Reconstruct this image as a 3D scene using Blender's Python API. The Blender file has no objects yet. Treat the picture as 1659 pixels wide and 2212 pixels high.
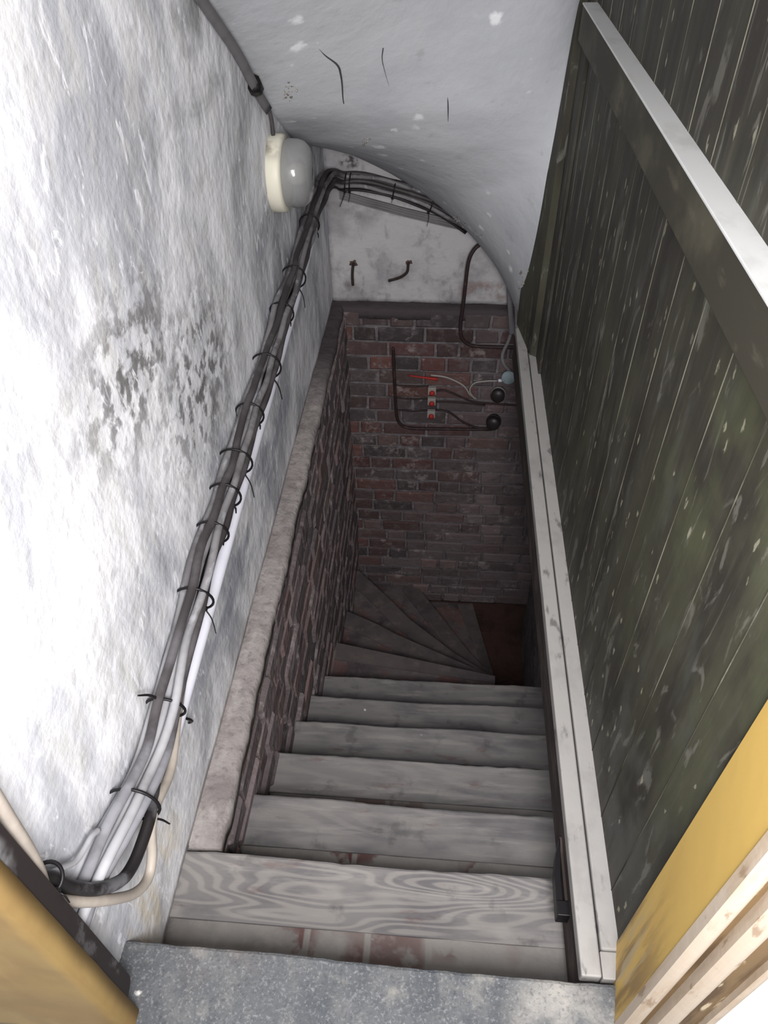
import bpy, bmesh, math, random
from mathutils import Vector, Matrix, noise
random.seed(7)
C = bpy.context.scene.collection

# ------------------------------------------------------------------ camera, world, lights, exposure
cam = bpy.data.cameras.new('camera')
cam.sensor_fit = 'VERTICAL'; cam.sensor_height = 24.0; cam.lens = 24.0 * 1600.0 / 2212.0
cam.clip_start = 0.02
co = bpy.data.objects.new('camera', cam); C.objects.link(co)
R = ((0.9969249789984316, -0.04293871632390249, 0.06555038435762277),
     (0.07710616315634795, 0.6866689655170116, -0.7228695396813339),
     (-0.013972324512524557, 0.7257010392966601, 0.6878682836935166))
co.matrix_world = Matrix.Translation((0, 0, 1.338)) @ Matrix(R).to_4x4()
bpy.context.scene.camera = co

w = bpy.data.worlds.new('world'); bpy.context.scene.world = w; w.use_nodes = True
w.node_tree.nodes['Background'].inputs[0].default_value = (.92, .95, 1, 1)
w.node_tree.nodes['Background'].inputs[1].default_value = .35
def area(name, loc, target, size, power, color):
    l = bpy.data.lights.new(name, 'AREA'); l.shape = 'RECTANGLE'; l.size, l.size_y = size
    l.energy = power; l.color = color
    o = bpy.data.objects.new(name, l); C.objects.link(o); o.location = loc
    o.rotation_euler = (Vector(target) - Vector(loc)).to_track_quat('-Z', 'Y').to_euler()
    return o
area('fill_beside_camera', (.10, -.15, 1.28), (-.10, 1.4, .40), (.35, .35), 16.5, (1, .985, .985))  # flash-like fill added beside the camera to lessen the shade
area('hall_ceiling_light', (.3, -1.4, 2.2), (.0, .6, .0), (.9, .9), 21, (1, .97, .95))
vs = bpy.context.scene.view_settings
vs.view_transform = 'Standard'; vs.look = 'None'; vs.gamma = 1; vs.use_curve_mapping = False
vs.exposure = 1.02

# ------------------------------------------------------------------ materials
def S(r, g, b):
    f = lambda c: (c / 255 / 12.92) if c / 255 <= .04045 else ((c / 255 + .055) / 1.055) ** 2.4
    return (f(r), f(g), f(b), 1)
MATS = {}
def mk(name, base, layers=(), rough=.85, bumps=(), metallic=0, attr=False, transmission=0, spec=.3):
    """layers: dicts kind n(oise)/v(oronoi spots)/w(ave rings)/b(rick); s scale xyz; lo,hi ramp; c colour; k strength; gate (centre, radii)"""
    m = bpy.data.materials.new(name); m.use_nodes = True; MATS[name] = m
    nt = m.node_tree; N = nt.nodes; L = nt.links
    bs = N['Principled BSDF']
    bs.inputs['Metallic'].default_value = metallic
    bs.inputs['Roughness'].default_value = rough
    bs.inputs['Specular IOR Level'].default_value = spec
    if transmission: bs.inputs['Transmission Weight'].default_value = transmission
    tc = N.new('ShaderNodeTexCoord')
    def vec(s, off=0):
        mp = N.new('ShaderNodeMapping'); mp.inputs['Scale'].default_value = s
        mp.inputs['Location'].default_value = (off, off * .7, off * 1.3)
        L.new(tc.outputs['Object'], mp.inputs[0]); return mp.outputs[0]
    def ramp(src, lo, hi):
        r = N.new('ShaderNodeMapRange'); r.inputs[1].default_value = lo; r.inputs[2].default_value = hi
        r.interpolation_type = 'SMOOTHSTEP'
        L.new(src, r.inputs[0]); return r.outputs[0]
    def mul(a, b):
        q = N.new('ShaderNodeMath'); q.operation = 'MULTIPLY'; L.new(a, q.inputs[0])
        if isinstance(b, (int, float)): q.inputs[1].default_value = b
        else: L.new(b, q.inputs[1])
        return q.outputs[0]
    if attr:
        a = N.new('ShaderNodeVertexColor'); a.layer_name = 'Col'; col = a.outputs[0]
    else:
        a = N.new('ShaderNodeRGB'); a.outputs[0].default_value = base; col = a.outputs[0]
    for i, l in enumerate(layers):
        k = l['kind']; v = vec(l['s'], l.get('off', i * 3.7))
        if k == 'n':
            t = N.new('ShaderNodeTexNoise'); t.inputs['Scale'].default_value = 1
            t.inputs['Detail'].default_value = l.get('d', 5); t.inputs['Roughness'].default_value = l.get('r', .6)
            t.inputs['Distortion'].default_value = l.get('dist', 0)
            L.new(v, t.inputs['Vector']); o = ramp(t.outputs[0], l['lo'], l['hi'])
        elif k == 'v':
            nz = N.new('ShaderNodeTexNoise'); nz.inputs['Scale'].default_value = 3; nz.inputs['Detail'].default_value = 3
            L.new(v, nz.inputs['Vector'])
            mxv = N.new('ShaderNodeMix'); mxv.data_type = 'VECTOR'; mxv.inputs[0].default_value = l.get('warp', .25)
            L.new(v, mxv.inputs[4]); L.new(nz.outputs[1], mxv.inputs[5])
            t = N.new('ShaderNodeTexVoronoi'); t.inputs['Scale'].default_value = 1
            L.new(mxv.outputs[1], t.inputs['Vector'])
            o = ramp(t.outputs['Distance'], l['hi'], l['lo'])
            sp = N.new('ShaderNodeSeparateColor'); L.new(t.outputs['Color'], sp.inputs[0])
            o = mul(o, ramp(sp.outputs[0], l.get('keep', .6), l.get('keep', .6) + .05))
        elif k == 'w':
            nz = N.new('ShaderNodeTexNoise'); nz.inputs['Scale'].default_value = l.get('ns', .35); nz.inputs['Detail'].default_value = 2
            L.new(v, nz.inputs['Vector'])
            q = mul(nz.outputs[0], l.get('rings', 60)); sn = N.new('ShaderNodeMath'); sn.operation = 'SINE'
            L.new(q, sn.inputs[0]); o = ramp(sn.outputs[0], l['lo'], l['hi'])
        elif k == 'b':
            sw = N.new('ShaderNodeTexBrick'); sw.inputs['Scale'].default_value = 1
            sw.inputs['Brick Width'].default_value = l['bw']; sw.inputs['Row Height'].default_value = l['bh']
            sw.inputs['Mortar Size'].default_value = .008; sw.inputs['Mortar Smooth'].default_value = .5
            sw.inputs['Color1'].default_value = (1, 1, 1, 1); sw.inputs['Color2'].default_value = (.45, .45, .45, 1)
            sw.inputs['Mortar'].default_value = (0, 0, 0, 1)
            L.new(v, sw.inputs['Vector'])
            t = N.new('ShaderNodeTexNoise'); t.inputs['Scale'].default_value = 18; t.inputs['Detail'].default_value = 6
            L.new(tc.outputs['Object'], t.inputs['Vector'])
            b2 = N.new('ShaderNodeTexNoise'); b2.inputs['Scale'].default_value = 5; b2.inputs['Detail'].default_value = 2
            L.new(tc.outputs['Object'], b2.inputs['Vector'])
            o = mul(mul(sw.outputs[0], ramp(t.outputs[0], l['lo'], l['hi'])), ramp(b2.outputs[0], .42, .5))
        if 'gate' in l:
            cpt, rad = l['gate']
            mp = N.new('ShaderNodeMapping'); mp.vector_type = 'POINT'
            mp.inputs['Scale'].default_value = [1 / r for r in rad]
            mp.inputs['Location'].default_value = [-c / r for c, r in zip(cpt, rad)]
            L.new(tc.outputs['Object'], mp.inputs[0])
            ln = N.new('ShaderNodeVectorMath'); ln.operation = 'LENGTH'; L.new(mp.outputs[0], ln.inputs[0])
            o = mul(o, ramp(ln.outputs['Value'], 1.0, l.get('soft', .35)))
        o = mul(o, l.get('k', 1.0))
        mx = N.new('ShaderNodeMix'); mx.data_type = 'RGBA'
        L.new(o, mx.inputs[0]); L.new(col, mx.inputs[6]); mx.inputs[7].default_value = l['c']
        col = mx.outputs[2]
    L.new(col, bs.inputs['Base Color'])
    prev = None
    for sc_, st, dist in bumps:
        t = N.new('ShaderNodeTexNoise'); t.inputs['Scale'].default_value = 1; t.inputs['Detail'].default_value = 6
        L.new(vec(sc_ if isinstance(sc_, tuple) else (sc_,) * 3, 9), t.inputs['Vector'])
        b = N.new('ShaderNodeBump'); b.inputs['Strength'].default_value = st; b.inputs['Distance'].default_value = dist
        L.new(t.outputs[0], b.inputs['Height'])
        if prev: L.new(prev, b.inputs['Normal'])
        prev = b.outputs[0]
    if prev: L.new(prev, bs.inputs['Normal'])
    return m
def n(s, lo, hi, c, k=1, **kw): return dict(kind='n', s=s if isinstance(s, tuple) else (s,) * 3, lo=lo, hi=hi, c=c, k=k, **kw)
def v(s, lo, hi, c, k=1, **kw): return dict(kind='v', s=s if isinstance(s, tuple) else (s,) * 3, lo=lo, hi=hi, c=c, k=k, **kw)

wall_plaster = mk('old_whitewash', S(238, 238, 242), [
    n((3, 3.2, 2.2), .40, .64, S(162, 164, 172), .85, dist=.6),
    n((2, 9, 3), .5, .75, S(160, 160, 166), .6, dist=.4),
    n((10, 16, 8), .46, .70, S(205, 204, 202), .6, dist=.5),
    n(28, .48, .60, S(104, 102, 102), .95, gate=((-.47, 1.22, .52), (1, .38, .26)), soft=.1),
    n(9, .46, .60, S(118, 116, 116), .85, gate=((-.47, 1.30, .50), (1, .25, .2)), soft=.2),
    n(24, .46, .58, S(110, 108, 108), .95, gate=((-.47, .95, .72), (1, .34, .2)), soft=.1),
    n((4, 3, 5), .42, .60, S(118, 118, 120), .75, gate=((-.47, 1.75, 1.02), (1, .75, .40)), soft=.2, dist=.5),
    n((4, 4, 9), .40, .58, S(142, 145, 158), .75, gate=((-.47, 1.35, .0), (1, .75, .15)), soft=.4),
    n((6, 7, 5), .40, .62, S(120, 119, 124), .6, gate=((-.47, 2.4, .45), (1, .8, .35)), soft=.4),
    n((6, 20, 6), .5, .64, S(222, 206, 172), .45, gate=((-.47, .45, -.08), (1, .22, .16)), soft=.3),
    n((5, 30, 12), .58, .66, S(245, 245, 250), .7, dist=1.0),
    v((30, 42, 15), .10, .20, S(250, 250, 254), .9, keep=.78, warp=.4),
], rough=.9, bumps=((14, .35, .02), (60, .3, .006)))
soffit_m = mk('soffit_distemper', S(194, 196, 200), [
    n(2.2, .42, .68, S(178, 180, 186), .7),
    v(13, .10, .22, S(240, 241, 244), .9, keep=.55, warp=.3),
    v(21, .08, .18, S(236, 237, 240), .8, keep=.7, warp=.35),
    v(14, .05, .10, S(130, 130, 132), .6, keep=.86, warp=.35),
    n(14, .62, .72, S(150, 150, 154), .35),
], rough=.8, bumps=((6, .25, .03), (40, .15, .006)))
back_plaster = mk('damp_plaster', S(186, 184, 186), [
    n(5, .42, .66, S(140, 138, 141), .75),
    n(16, .52, .72, S(128, 122, 120), .5),
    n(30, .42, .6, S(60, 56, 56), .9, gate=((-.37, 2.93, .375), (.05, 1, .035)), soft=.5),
    n(12, .45, .62, S(128, 96, 90), .6, gate=((.2, 2.93, -.14), (.22, 1, .06)), soft=.4),
    n(10, .45, .62, S(96, 92, 92), .7, gate=((-.4, 2.93, -.1), (.1, 1, .09)), soft=.3),
    n((20, 20, 8), .58, .72, S(118, 114, 114), .5),
], rough=.95, bumps=((12, .5, .02), (70, .35, .006)))
mortar_m = mk('ledge_mortar', S(142, 136, 136), [
    n(6, .42, .68, S(104, 98, 98), .8), n((20, 8, 20), .5, .7, S(168, 162, 160), .6), n(60, .5, .7, S(90, 84, 84), .5)],
    rough=.95, bumps=((20, .6, .02), (90, .4, .004)))
ledge_m = mk('brick_ledge_mortar', S(150, 143, 141), [
    n(6, .42, .68, S(116, 108, 107), .8), n((20, 8, 20), .5, .7, S(172, 166, 163), .6), n(60, .5, .7, S(96, 90, 90), .5),
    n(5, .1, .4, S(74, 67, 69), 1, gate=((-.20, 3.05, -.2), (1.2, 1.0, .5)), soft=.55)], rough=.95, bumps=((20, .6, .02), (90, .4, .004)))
brick_m = mk('cellar_brick', (1, 1, 1, 1), [
    n(26, .48, .72, S(112, 104, 106), .55), n(3, .45, .7, S(96, 88, 92), .4),
    n(7, .55, .66, S(158, 148, 146), .55, r=.75)], rough=.95, bumps=((30, .7, .012), (120, .5, .003)), attr=True)
mortar_dark = mk('brick_mortar', S(112, 106, 108), [n(20, .45, .7, S(78, 72, 74), .8), n(50, .58, .7, S(160, 154, 152), .6)],
    rough=.95, bumps=((40, .8, .01),))
footing_m = mk('dark_footing', S(84, 62, 58), [n(8, .45, .68, S(62, 46, 44), .8)], rough=1, bumps=((16, .6, .02),))
stone_m = mk('worn_landing_stone', S(90, 92, 95), [
    n(4, .42, .64, S(66, 70, 76), .85), n((22, 12, 22), .48, .68, S(108, 108, 108), .6),
    n(9, .56, .68, S(146, 142, 136), .6), n(70, .55, .75, S(66, 68, 72), .6),
    n(6, .40, .62, S(164, 160, 154), .8, gate=((.24, .28, 0), (.12, .12, .2)), soft=.5),
    n(5, .38, .6, S(160, 158, 150), .75, gate=((-.1, .1, 0), (.4, .09, .2)), soft=.5),
    v(26, .08, .17, S(236, 234, 230), .95, keep=.82, warp=.3), n(3, .56, .66, S(112, 92, 84), .25), n(240, .5, .72, S(150, 150, 150), .5), n(200, .5, .72, S(62, 64, 68), .5)],
    rough=.75, bumps=((20, .5, .01), (90, .5, .004)))
tread_brick = mk('brick_tread_with_mortar', S(138, 134, 130), [
    n(5, .45, .66, S(118, 114, 111), .8),
    dict(kind='b', s=(1, 1, 1), bw=.115, bh=.2, lo=.44, hi=.52, c=S(88, 52, 50), k=.95, off=.03, gate=((-.03, .9, -.4), (.25, 9, 9)), soft=.7),
    n(30, .5, .7, S(152, 147, 142), .4)], rough=.95, bumps=((26, .6, .01), (90, .4, .003)))
def wood_grey(name, off, rings, k, base=(122, 119, 118)):
    return mk(name, S(*base), [
        n((4, 9, 4), .42, .66, S(base[0] - 28, base[1] - 28, base[2] - 24), .8, off=off + 2),
        dict(kind='w', s=(1.6, 11, 2), ns=.9, rings=rings, lo=-.5, hi=.9, c=S(158, 153, 148), k=k, off=off),
        n((5, 40, 5), .50, .68, S(156, 152, 148), .45, off=off + 5),
        n((7, 22, 7), .60, .70, S(98, 76, 72), .5, off=off + 1),
        n((12, 12, 12), .58, .7, S(72, 70, 72), .5, off=off + 9),
        v(22, .05, .11, S(226, 222, 218), .8, keep=.9, off=off)],
        rough=.85, bumps=(((5, 60, 5), .35, .004), (60, .25, .003)))
wood_m = [wood_grey('grey_nosing_wood_%d' % i, 3.1 * i, [150, 60, 50, 45, 40, 40, 40][i], [.45, .2, .18, .15, .12, .1, .1][i]) for i in range(7)]
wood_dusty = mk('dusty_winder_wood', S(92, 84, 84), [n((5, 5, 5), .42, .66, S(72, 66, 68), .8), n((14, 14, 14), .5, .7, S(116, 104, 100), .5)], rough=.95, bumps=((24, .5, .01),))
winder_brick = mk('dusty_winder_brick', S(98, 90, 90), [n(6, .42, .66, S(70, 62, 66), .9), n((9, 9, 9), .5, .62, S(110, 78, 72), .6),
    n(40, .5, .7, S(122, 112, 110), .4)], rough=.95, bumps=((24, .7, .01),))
panel_m = mk('olive_painted_boards', S(56, 53, 46), [
    n((3, 2.4, 1.6), .42, .68, S(74, 74, 58), .8), n((4, 12, 2.5), .44, .66, S(44, 41, 37), .8),
    n((5, 9, 4), .52, .72, S(92, 94, 90), .35), n((12, 60, 5), .52, .72, S(86, 83, 76), .35),
    n((5, 5, 4), .45, .62, S(92, 91, 88), .5, gate=((.33, .65, .15), (1, .3, .45)), soft=.3),
    n((5, 4, 4), .40, .62, S(82, 84, 62), .7, gate=((.33, .62, .72), (1, .42, .6)), soft=.2),
    n((14, 26, 7), .58, .66, S(120, 118, 110), .5, dist=1.0),
    v((14, 26, 11), .05, .12, S(190, 186, 158), .95, keep=.74, warp=.4),
    v((40, 60, 24), .09, .16, S(160, 156, 136), .7, keep=.84, warp=.4)], rough=.65, bumps=(((10, 50, 8), .2, .004),), spec=.25)
bead_m = mk('worn_board_edge', S(104, 102, 90), [n((4, 5, 6), .38, .56, S(60, 58, 49), 1)], rough=.7)
rail_face_m = mk('rail_dark_paint', S(54, 51, 42), [n((3, 5, 6), .45, .66, S(88, 84, 70), .6), n((5, 8, 20), .55, .7, S(110, 104, 88), .4)], rough=.7)
strip_m = mk('grey_painted_timber', S(158, 155, 152), [
    n((12, 8, 12), .50, .68, S(140, 137, 135), .6), n((30, 12, 30), .58, .68, S(98, 95, 95), .8),
    v((30, 14, 30), .07, .15, S(240, 238, 234), .9, keep=.86)], rough=.6, bumps=((24, .2, .005),))
rail_top_m = mk('lit_dusty_rail_top', S(205, 205, 204), [n((14, 8, 14), .5, .7, S(178, 177, 174), .6)], rough=.6)  # dust and the light from above are both put into this pale colour
joist_m = mk('dark_joist', S(58, 50, 48), [n((8, 8, 20), .45, .66, S(92, 82, 78), .6)], rough=.9, bumps=((30, .4, .006),))
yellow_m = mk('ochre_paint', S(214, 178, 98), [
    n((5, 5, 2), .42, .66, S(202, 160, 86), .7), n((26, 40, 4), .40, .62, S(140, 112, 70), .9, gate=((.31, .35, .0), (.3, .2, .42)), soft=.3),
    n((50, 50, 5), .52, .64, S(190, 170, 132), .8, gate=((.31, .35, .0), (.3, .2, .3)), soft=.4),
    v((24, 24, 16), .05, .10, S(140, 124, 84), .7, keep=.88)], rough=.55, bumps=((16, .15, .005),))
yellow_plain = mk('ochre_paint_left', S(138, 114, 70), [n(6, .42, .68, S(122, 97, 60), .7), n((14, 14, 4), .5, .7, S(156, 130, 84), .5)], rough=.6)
cream_m = mk('worn_cream_paint', S(182, 167, 150), [n((30, 30, 4), .48, .64, S(168, 148, 126), .8), n((60, 60, 14), .58, .68, S(120, 94, 68), .6)], rough=.6, bumps=((30, .25, .004),))
brown_m = mk('bare_brown_moulding', S(112, 90, 62), [n((40, 40, 5), .46, .64, S(74, 56, 38), .8), n((50, 50, 8), .58, .66, S(208, 190, 160), .7)], rough=.7)
white_m = mk('hall_wall_paint', S(238, 236, 232), [n(4, .4, .7, S(230, 228, 224), .5)], rough=.8)
black_bar_m = mk('black_brown_paint', S(38, 32, 32), [n((20, 20, 14), .58, .68, S(92, 90, 92), .5), v((50, 50, 18), .06, .12, S(140, 136, 136), .7, keep=.86),
    n((6, 6, 6), .42, .6, S(150, 150, 152), .75, gate=((-.42, .26, .56), (.05, .03, .10)), soft=.5)], rough=.55)  # last layer: grey patch of scuffs, with the gloss sheen painted in
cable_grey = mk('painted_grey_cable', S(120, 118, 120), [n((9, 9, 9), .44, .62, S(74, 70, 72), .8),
    n((40, 14, 40), .55, .68, S(170, 170, 176), .6), n(3, .3, .6, S(178, 178, 182), .8, gate=((-.45, .45, .2), (1, .55, 1)), soft=.3)], rough=.6)  # paler near the doorway: paint and dust, plus light put into the colour
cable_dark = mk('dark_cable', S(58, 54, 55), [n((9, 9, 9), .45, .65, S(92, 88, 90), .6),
    n(5, .35, .6, S(150, 150, 156), .8, gate=((-.45, .40, .2), (1, .45, 1)), soft=.3)], rough=.5)  # near end paler: dust, with some of the light coloured in
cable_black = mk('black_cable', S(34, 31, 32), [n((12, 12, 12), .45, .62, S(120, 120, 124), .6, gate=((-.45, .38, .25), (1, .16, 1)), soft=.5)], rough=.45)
tie_m = mk('black_nylon', S(22, 20, 22), rough=.45)
beige_m = mk('beige_cable', S(166, 157, 147), [n((10, 10, 10), .45, .65, S(140, 131, 124), .7)], rough=.5)
white_plastic = mk('white_conduit_plastic', S(222, 222, 232), [n((5, 5, 5), .45, .7, S(196, 196, 208), .5)], rough=.4)
grey_plastic = mk('grey_conduit', S(128, 126, 128), [n(8, .45, .7, S(98, 96, 98), .6)], rough=.5)
trunk_m = mk('dusty_trunking', S(112, 110, 112), [n((9, 9, 9), .45, .66, S(84, 82, 84), .7)], rough=.7)
lamp_cream = mk('lamp_ring_cream', S(214, 210, 194), [n((12, 12, 12), .40, .6, S(96, 86, 72), .8, gate=((-.45, 2.05, .75), (1, .12, .10)), soft=.5)], rough=.45)
glass_m = mk('dusty_lamp_glass', S(215, 215, 215), rough=.10, transmission=.75, spec=.6)
bulb_m = mk('bulb_glass', S(210, 208, 200), rough=.3)
rust_m = mk('rusty_iron', S(46, 40, 38), [n(40, .45, .65, S(66, 52, 44), .7)], rough=.9)
stain_m = mk('rust_stain', S(104, 88, 80), [n(60, .4, .6, S(60, 48, 44), .8)], rough=1)
pipe_dark = mk('dark_red_brown_pipe', S(48, 36, 36), [n(30, .5, .66, S(84, 60, 58), .5)], rough=.6)
red_m = mk('red_insulation', S(160, 44, 40), [n(60, .5, .7, S(130, 40, 34), .6)], rough=.6)
knob_m = mk('black_bakelite', S(42, 38, 38), rough=.4)
alu_m = mk('dull_metal_rim', S(158, 154, 152), rough=.4, metallic=.5)
disc_m = mk('blue_grey_box_lid', S(146, 160, 166), [n(40, .45, .7, S(116, 128, 132), .6)], rough=.6)
wire_m = mk('grey_twin_wire', S(150, 146, 142), rough=.5)
crack_m = mk('plaster_crack', S(70, 70, 74), rough=1)
crumb_m = mk('crumbling_plaster', S(170, 164, 156), [n(30, .45, .6, S(92, 86, 80), .9)], rough=1, bumps=((50, 1, .02),))

# ------------------------------------------------------------------ mesh helpers
def obj(name, bm, mats, parent=None, smooth=False, **props):
    me = bpy.data.meshes.new(name); bm.normal_update(); bm.to_mesh(me); bm.free()
    for m in (mats if isinstance(mats, (list, tuple)) else [mats]): me.materials.append(m)
    if smooth:
        for p in me.polygons: p.use_smooth = True
    o = bpy.data.objects.new(name, me); C.objects.link(o)
    if parent: o.parent = parent
    for k, x in props.items(): o[k] = x
    return o
def thing(name, label, category, group=None, loc=(0, 0, 0)):
    o = bpy.data.objects.new(name, None); C.objects.link(o); o.empty_display_size = .02
    o['label'] = label; o['category'] = category
    if group: o['group'] = group
    return o
def box(bm, x0, x1, y0, y1, z0, z1, bev=0, mi=0):
    r = bmesh.ops.create_cube(bm, size=1)
    for q in r['verts']:
        q.co = Vector(((x0 + x1) / 2 + q.co.x * (x1 - x0), (y0 + y1) / 2 + q.co.y * (y1 - y0), (z0 + z1) / 2 + q.co.z * (z1 - z0)))
    fs = {f for q in r['verts'] for f in q.link_faces}
    for f in fs: f.material_index = mi
    if bev:
        es = list({e for q in r['verts'] for e in q.link_edges})
        bmesh.ops.bevel(bm, geom=es, offset=bev, segments=2, affect='EDGES', profile=.5)
    return bm
def prism(bm, poly, z0, z1, mi=0):
    """poly in plan (x,y)"""
    lo = [bm.verts.new((x, y, z0)) for x, y in poly]; hi = [bm.verts.new((x, y, z1)) for x, y in poly]
    k = len(poly); fs = [bm.faces.new(hi), bm.faces.new(lo[::-1])]
    for i in range(k): fs.append(bm.faces.new((lo[i], lo[(i + 1) % k], hi[(i + 1) % k], hi[i])))
    for f in fs: f.material_index = mi
    bmesh.ops.recalc_face_normals(bm, faces=fs)
    return bm
def catmull(pts, sub=6):
    P = [Vector(p) for p in pts]
    if len(P) < 3: return [P[0].lerp(P[-1], i / sub) for i in range(sub + 1)]
    Q = [2 * P[0] - P[1]] + P + [2 * P[-1] - P[-2]]; out = []
    for i in range(1, len(Q) - 2):
        a, b, c, d = Q[i - 1:i + 3]
        for j in range(sub):
            t = j / sub
            out.append(.5 * ((2 * b) + (c - a) * t + (2 * a - 5 * b + 4 * c - d) * t * t + (-a + 3 * b - 3 * c + d) * t ** 3))
    out.append(P[-1]); return out
def tube(bm, pts, r, seg=10, sub=6, off=None, wob=0, seed=0, flat=1.0, closed=False, mi=0):
    path = catmull(pts, sub) if sub else [Vector(p) for p in pts]
    if closed: path = path[:-1] if (path[0] - path[-1]).length < 1e-6 else path
    rings = []; up = None; k = len(path)
    for i, p in enumerate(path):
        a = path[(i - 1) % k] if (closed or i > 0) else p; b = path[(i + 1) % k] if (closed or i < k - 1) else p
        t = (b - a).normalized()
        if up is None:
            up = Vector((0, 0, 1)) if abs(t.z) < .9 else Vector((0, 1, 0))
        up = (up - t * up.dot(t)).normalized(); s = t.cross(up)
        c = p.copy()
        if off: c += s * off[0] + up * off[1]
        if wob: c += Vector([noise.noise(p * 7 + Vector((seed * 9.1 + 3 * q, q, seed))) * wob for q in range(3)])
        rr = r(i / (k - 1)) if callable(r) else r
        rings.append([bm.verts.new(c + (s * math.cos(x) * flat + up * math.sin(x)) * rr) for x in [2 * math.pi * j / seg for j in range(seg)]])
    fs = []
    for i in range(k if closed else k - 1):
        A, B = rings[i], rings[(i + 1) % k]
        for j in range(seg): fs.append(bm.faces.new((A[j], A[(j + 1) % seg], B[(j + 1) % seg], B[j])))
    if not closed: fs += [bm.faces.new(rings[0][::-1]), bm.faces.new(rings[-1])]
    for f in fs: f.material_index = mi; f.smooth = True
    bmesh.ops.recalc_face_normals(bm, faces=fs)
    return bm
def tb(*a, **k): return tube(bmesh.new(), *a, **k)
def lathe(bm, prof, origin, axis, seg=40, mi=0):
    axis = Vector(axis).normalized(); u = axis.orthogonal().normalized(); v_ = axis.cross(u); o = Vector(origin); rings = []
    for h, r in prof:
        rings.append([bm.verts.new(o + axis * h + (u * math.cos(a) + v_ * math.sin(a)) * max(r, 1e-4)) for a in [2 * math.pi * j / seg for j in range(seg)]])
    fs = []
    for A, B in zip(rings, rings[1:]):
        for j in range(seg): fs.append(bm.faces.new((A[j], A[(j + 1) % seg], B[(j + 1) % seg], B[j])))
    fs += [bm.faces.new(rings[0][::-1]), bm.faces.new(rings[-1])]
    for f in fs: f.material_index = mi; f.smooth = True
    bmesh.ops.recalc_face_normals(bm, faces=fs)
    return bm
def slab(bm, org, u, v_, nrm, W, H, T, du=.02, amp=.002, fr=9, seed=0, ragged=0, mi=0):
    """wall slab: gently uneven front face on the nrm side, T thick; ragged wears the v=0 edge"""
    org, u, v_, nrm = map(Vector, (org, u, v_, nrm)); nu = max(2, int(W / du)); nv = max(2, int(H / du)); g = []
    for i in range(nu + 1):
        row = []
        for j in range(nv + 1):
            p = org + u * (W * i / nu) + v_ * (H * j / nv)
            d = noise.noise(p * fr + Vector((seed,) * 3)) * amp
            if ragged and j == 0: p += v_ * (noise.noise(p * 14) * ragged + noise.noise(p * 45) * ragged * .5)
            row.append(bm.verts.new(p + nrm * d))
        g.append(row)
    fs = []
    for i in range(nu):
        for j in range(nv): fs.append(bm.faces.new((g[i][j], g[i + 1][j], g[i + 1][j + 1], g[i][j + 1])))
    bnd = [g[i][0] for i in range(nu + 1)] + [g[nu][j] for j in range(1, nv + 1)] + [g[i][nv] for i in range(nu - 1, -1, -1)] + [g[0][j] for j in range(nv - 1, 0, -1)]
    bk = [bm.verts.new(q.co - nrm * T) for q in bnd]; k = len(bnd)
    for i in range(k): fs.append(bm.faces.new((bnd[i], bk[i], bk[(i + 1) % k], bnd[(i + 1) % k])))
    fs.append(bm.faces.new(bk))
    bmesh.ops.recalc_face_normals(bm, faces=fs)
    for f in fs: f.material_index = mi; f.smooth = True
    return bm
def board(x0, x1, y0, y1, z0, z1, jit=.003, seed=0, nx=60, sag=.0, fall=0):
    """a plank with a worn, wavy far edge (y1)"""
    bm = bmesh.new(); rings = []
    for i in range(nx + 1):
        x = x0 + (x1 - x0) * i / nx
        w_ = noise.noise(Vector((x * 4, seed * 3.3, 0))) * jit * 1.6 + noise.noise(Vector((x * 30, seed, 4))) * jit * .5
        d = -sag * math.sin(math.pi * i / nx) + fall * (i / nx)
        e = .006
        sec = [(y0, z0), (y0, z1), (y1 - e + w_, z1), (y1 - e * .3 + w_, z1 - e * .35), (y1 + w_, z1 - e), (y1 + w_, z0 + e * .5), (y1 - e * .5 + w_, z0)]
        rings.append([bm.verts.new((x, y, z + d)) for y, z in sec])
    k = 7
    for A, B in zip(rings, rings[1:]):
        for j in range(k): bm.faces.new((A[j], A[(j + 1) % k], B[(j + 1) % k], B[j]))
    bm.faces.new(rings[0]); bm.faces.new(rings[-1][::-1])
    bmesh.ops.recalc_face_normals(bm, faces=bm.faces[:])
    return bm
BR = [(86, 60, 58), (80, 56, 55), (74, 58, 58), (72, 63, 64), (76, 68, 69), (94, 66, 61), (80, 68, 68), (68, 61, 62), (88, 74, 72)]
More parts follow.
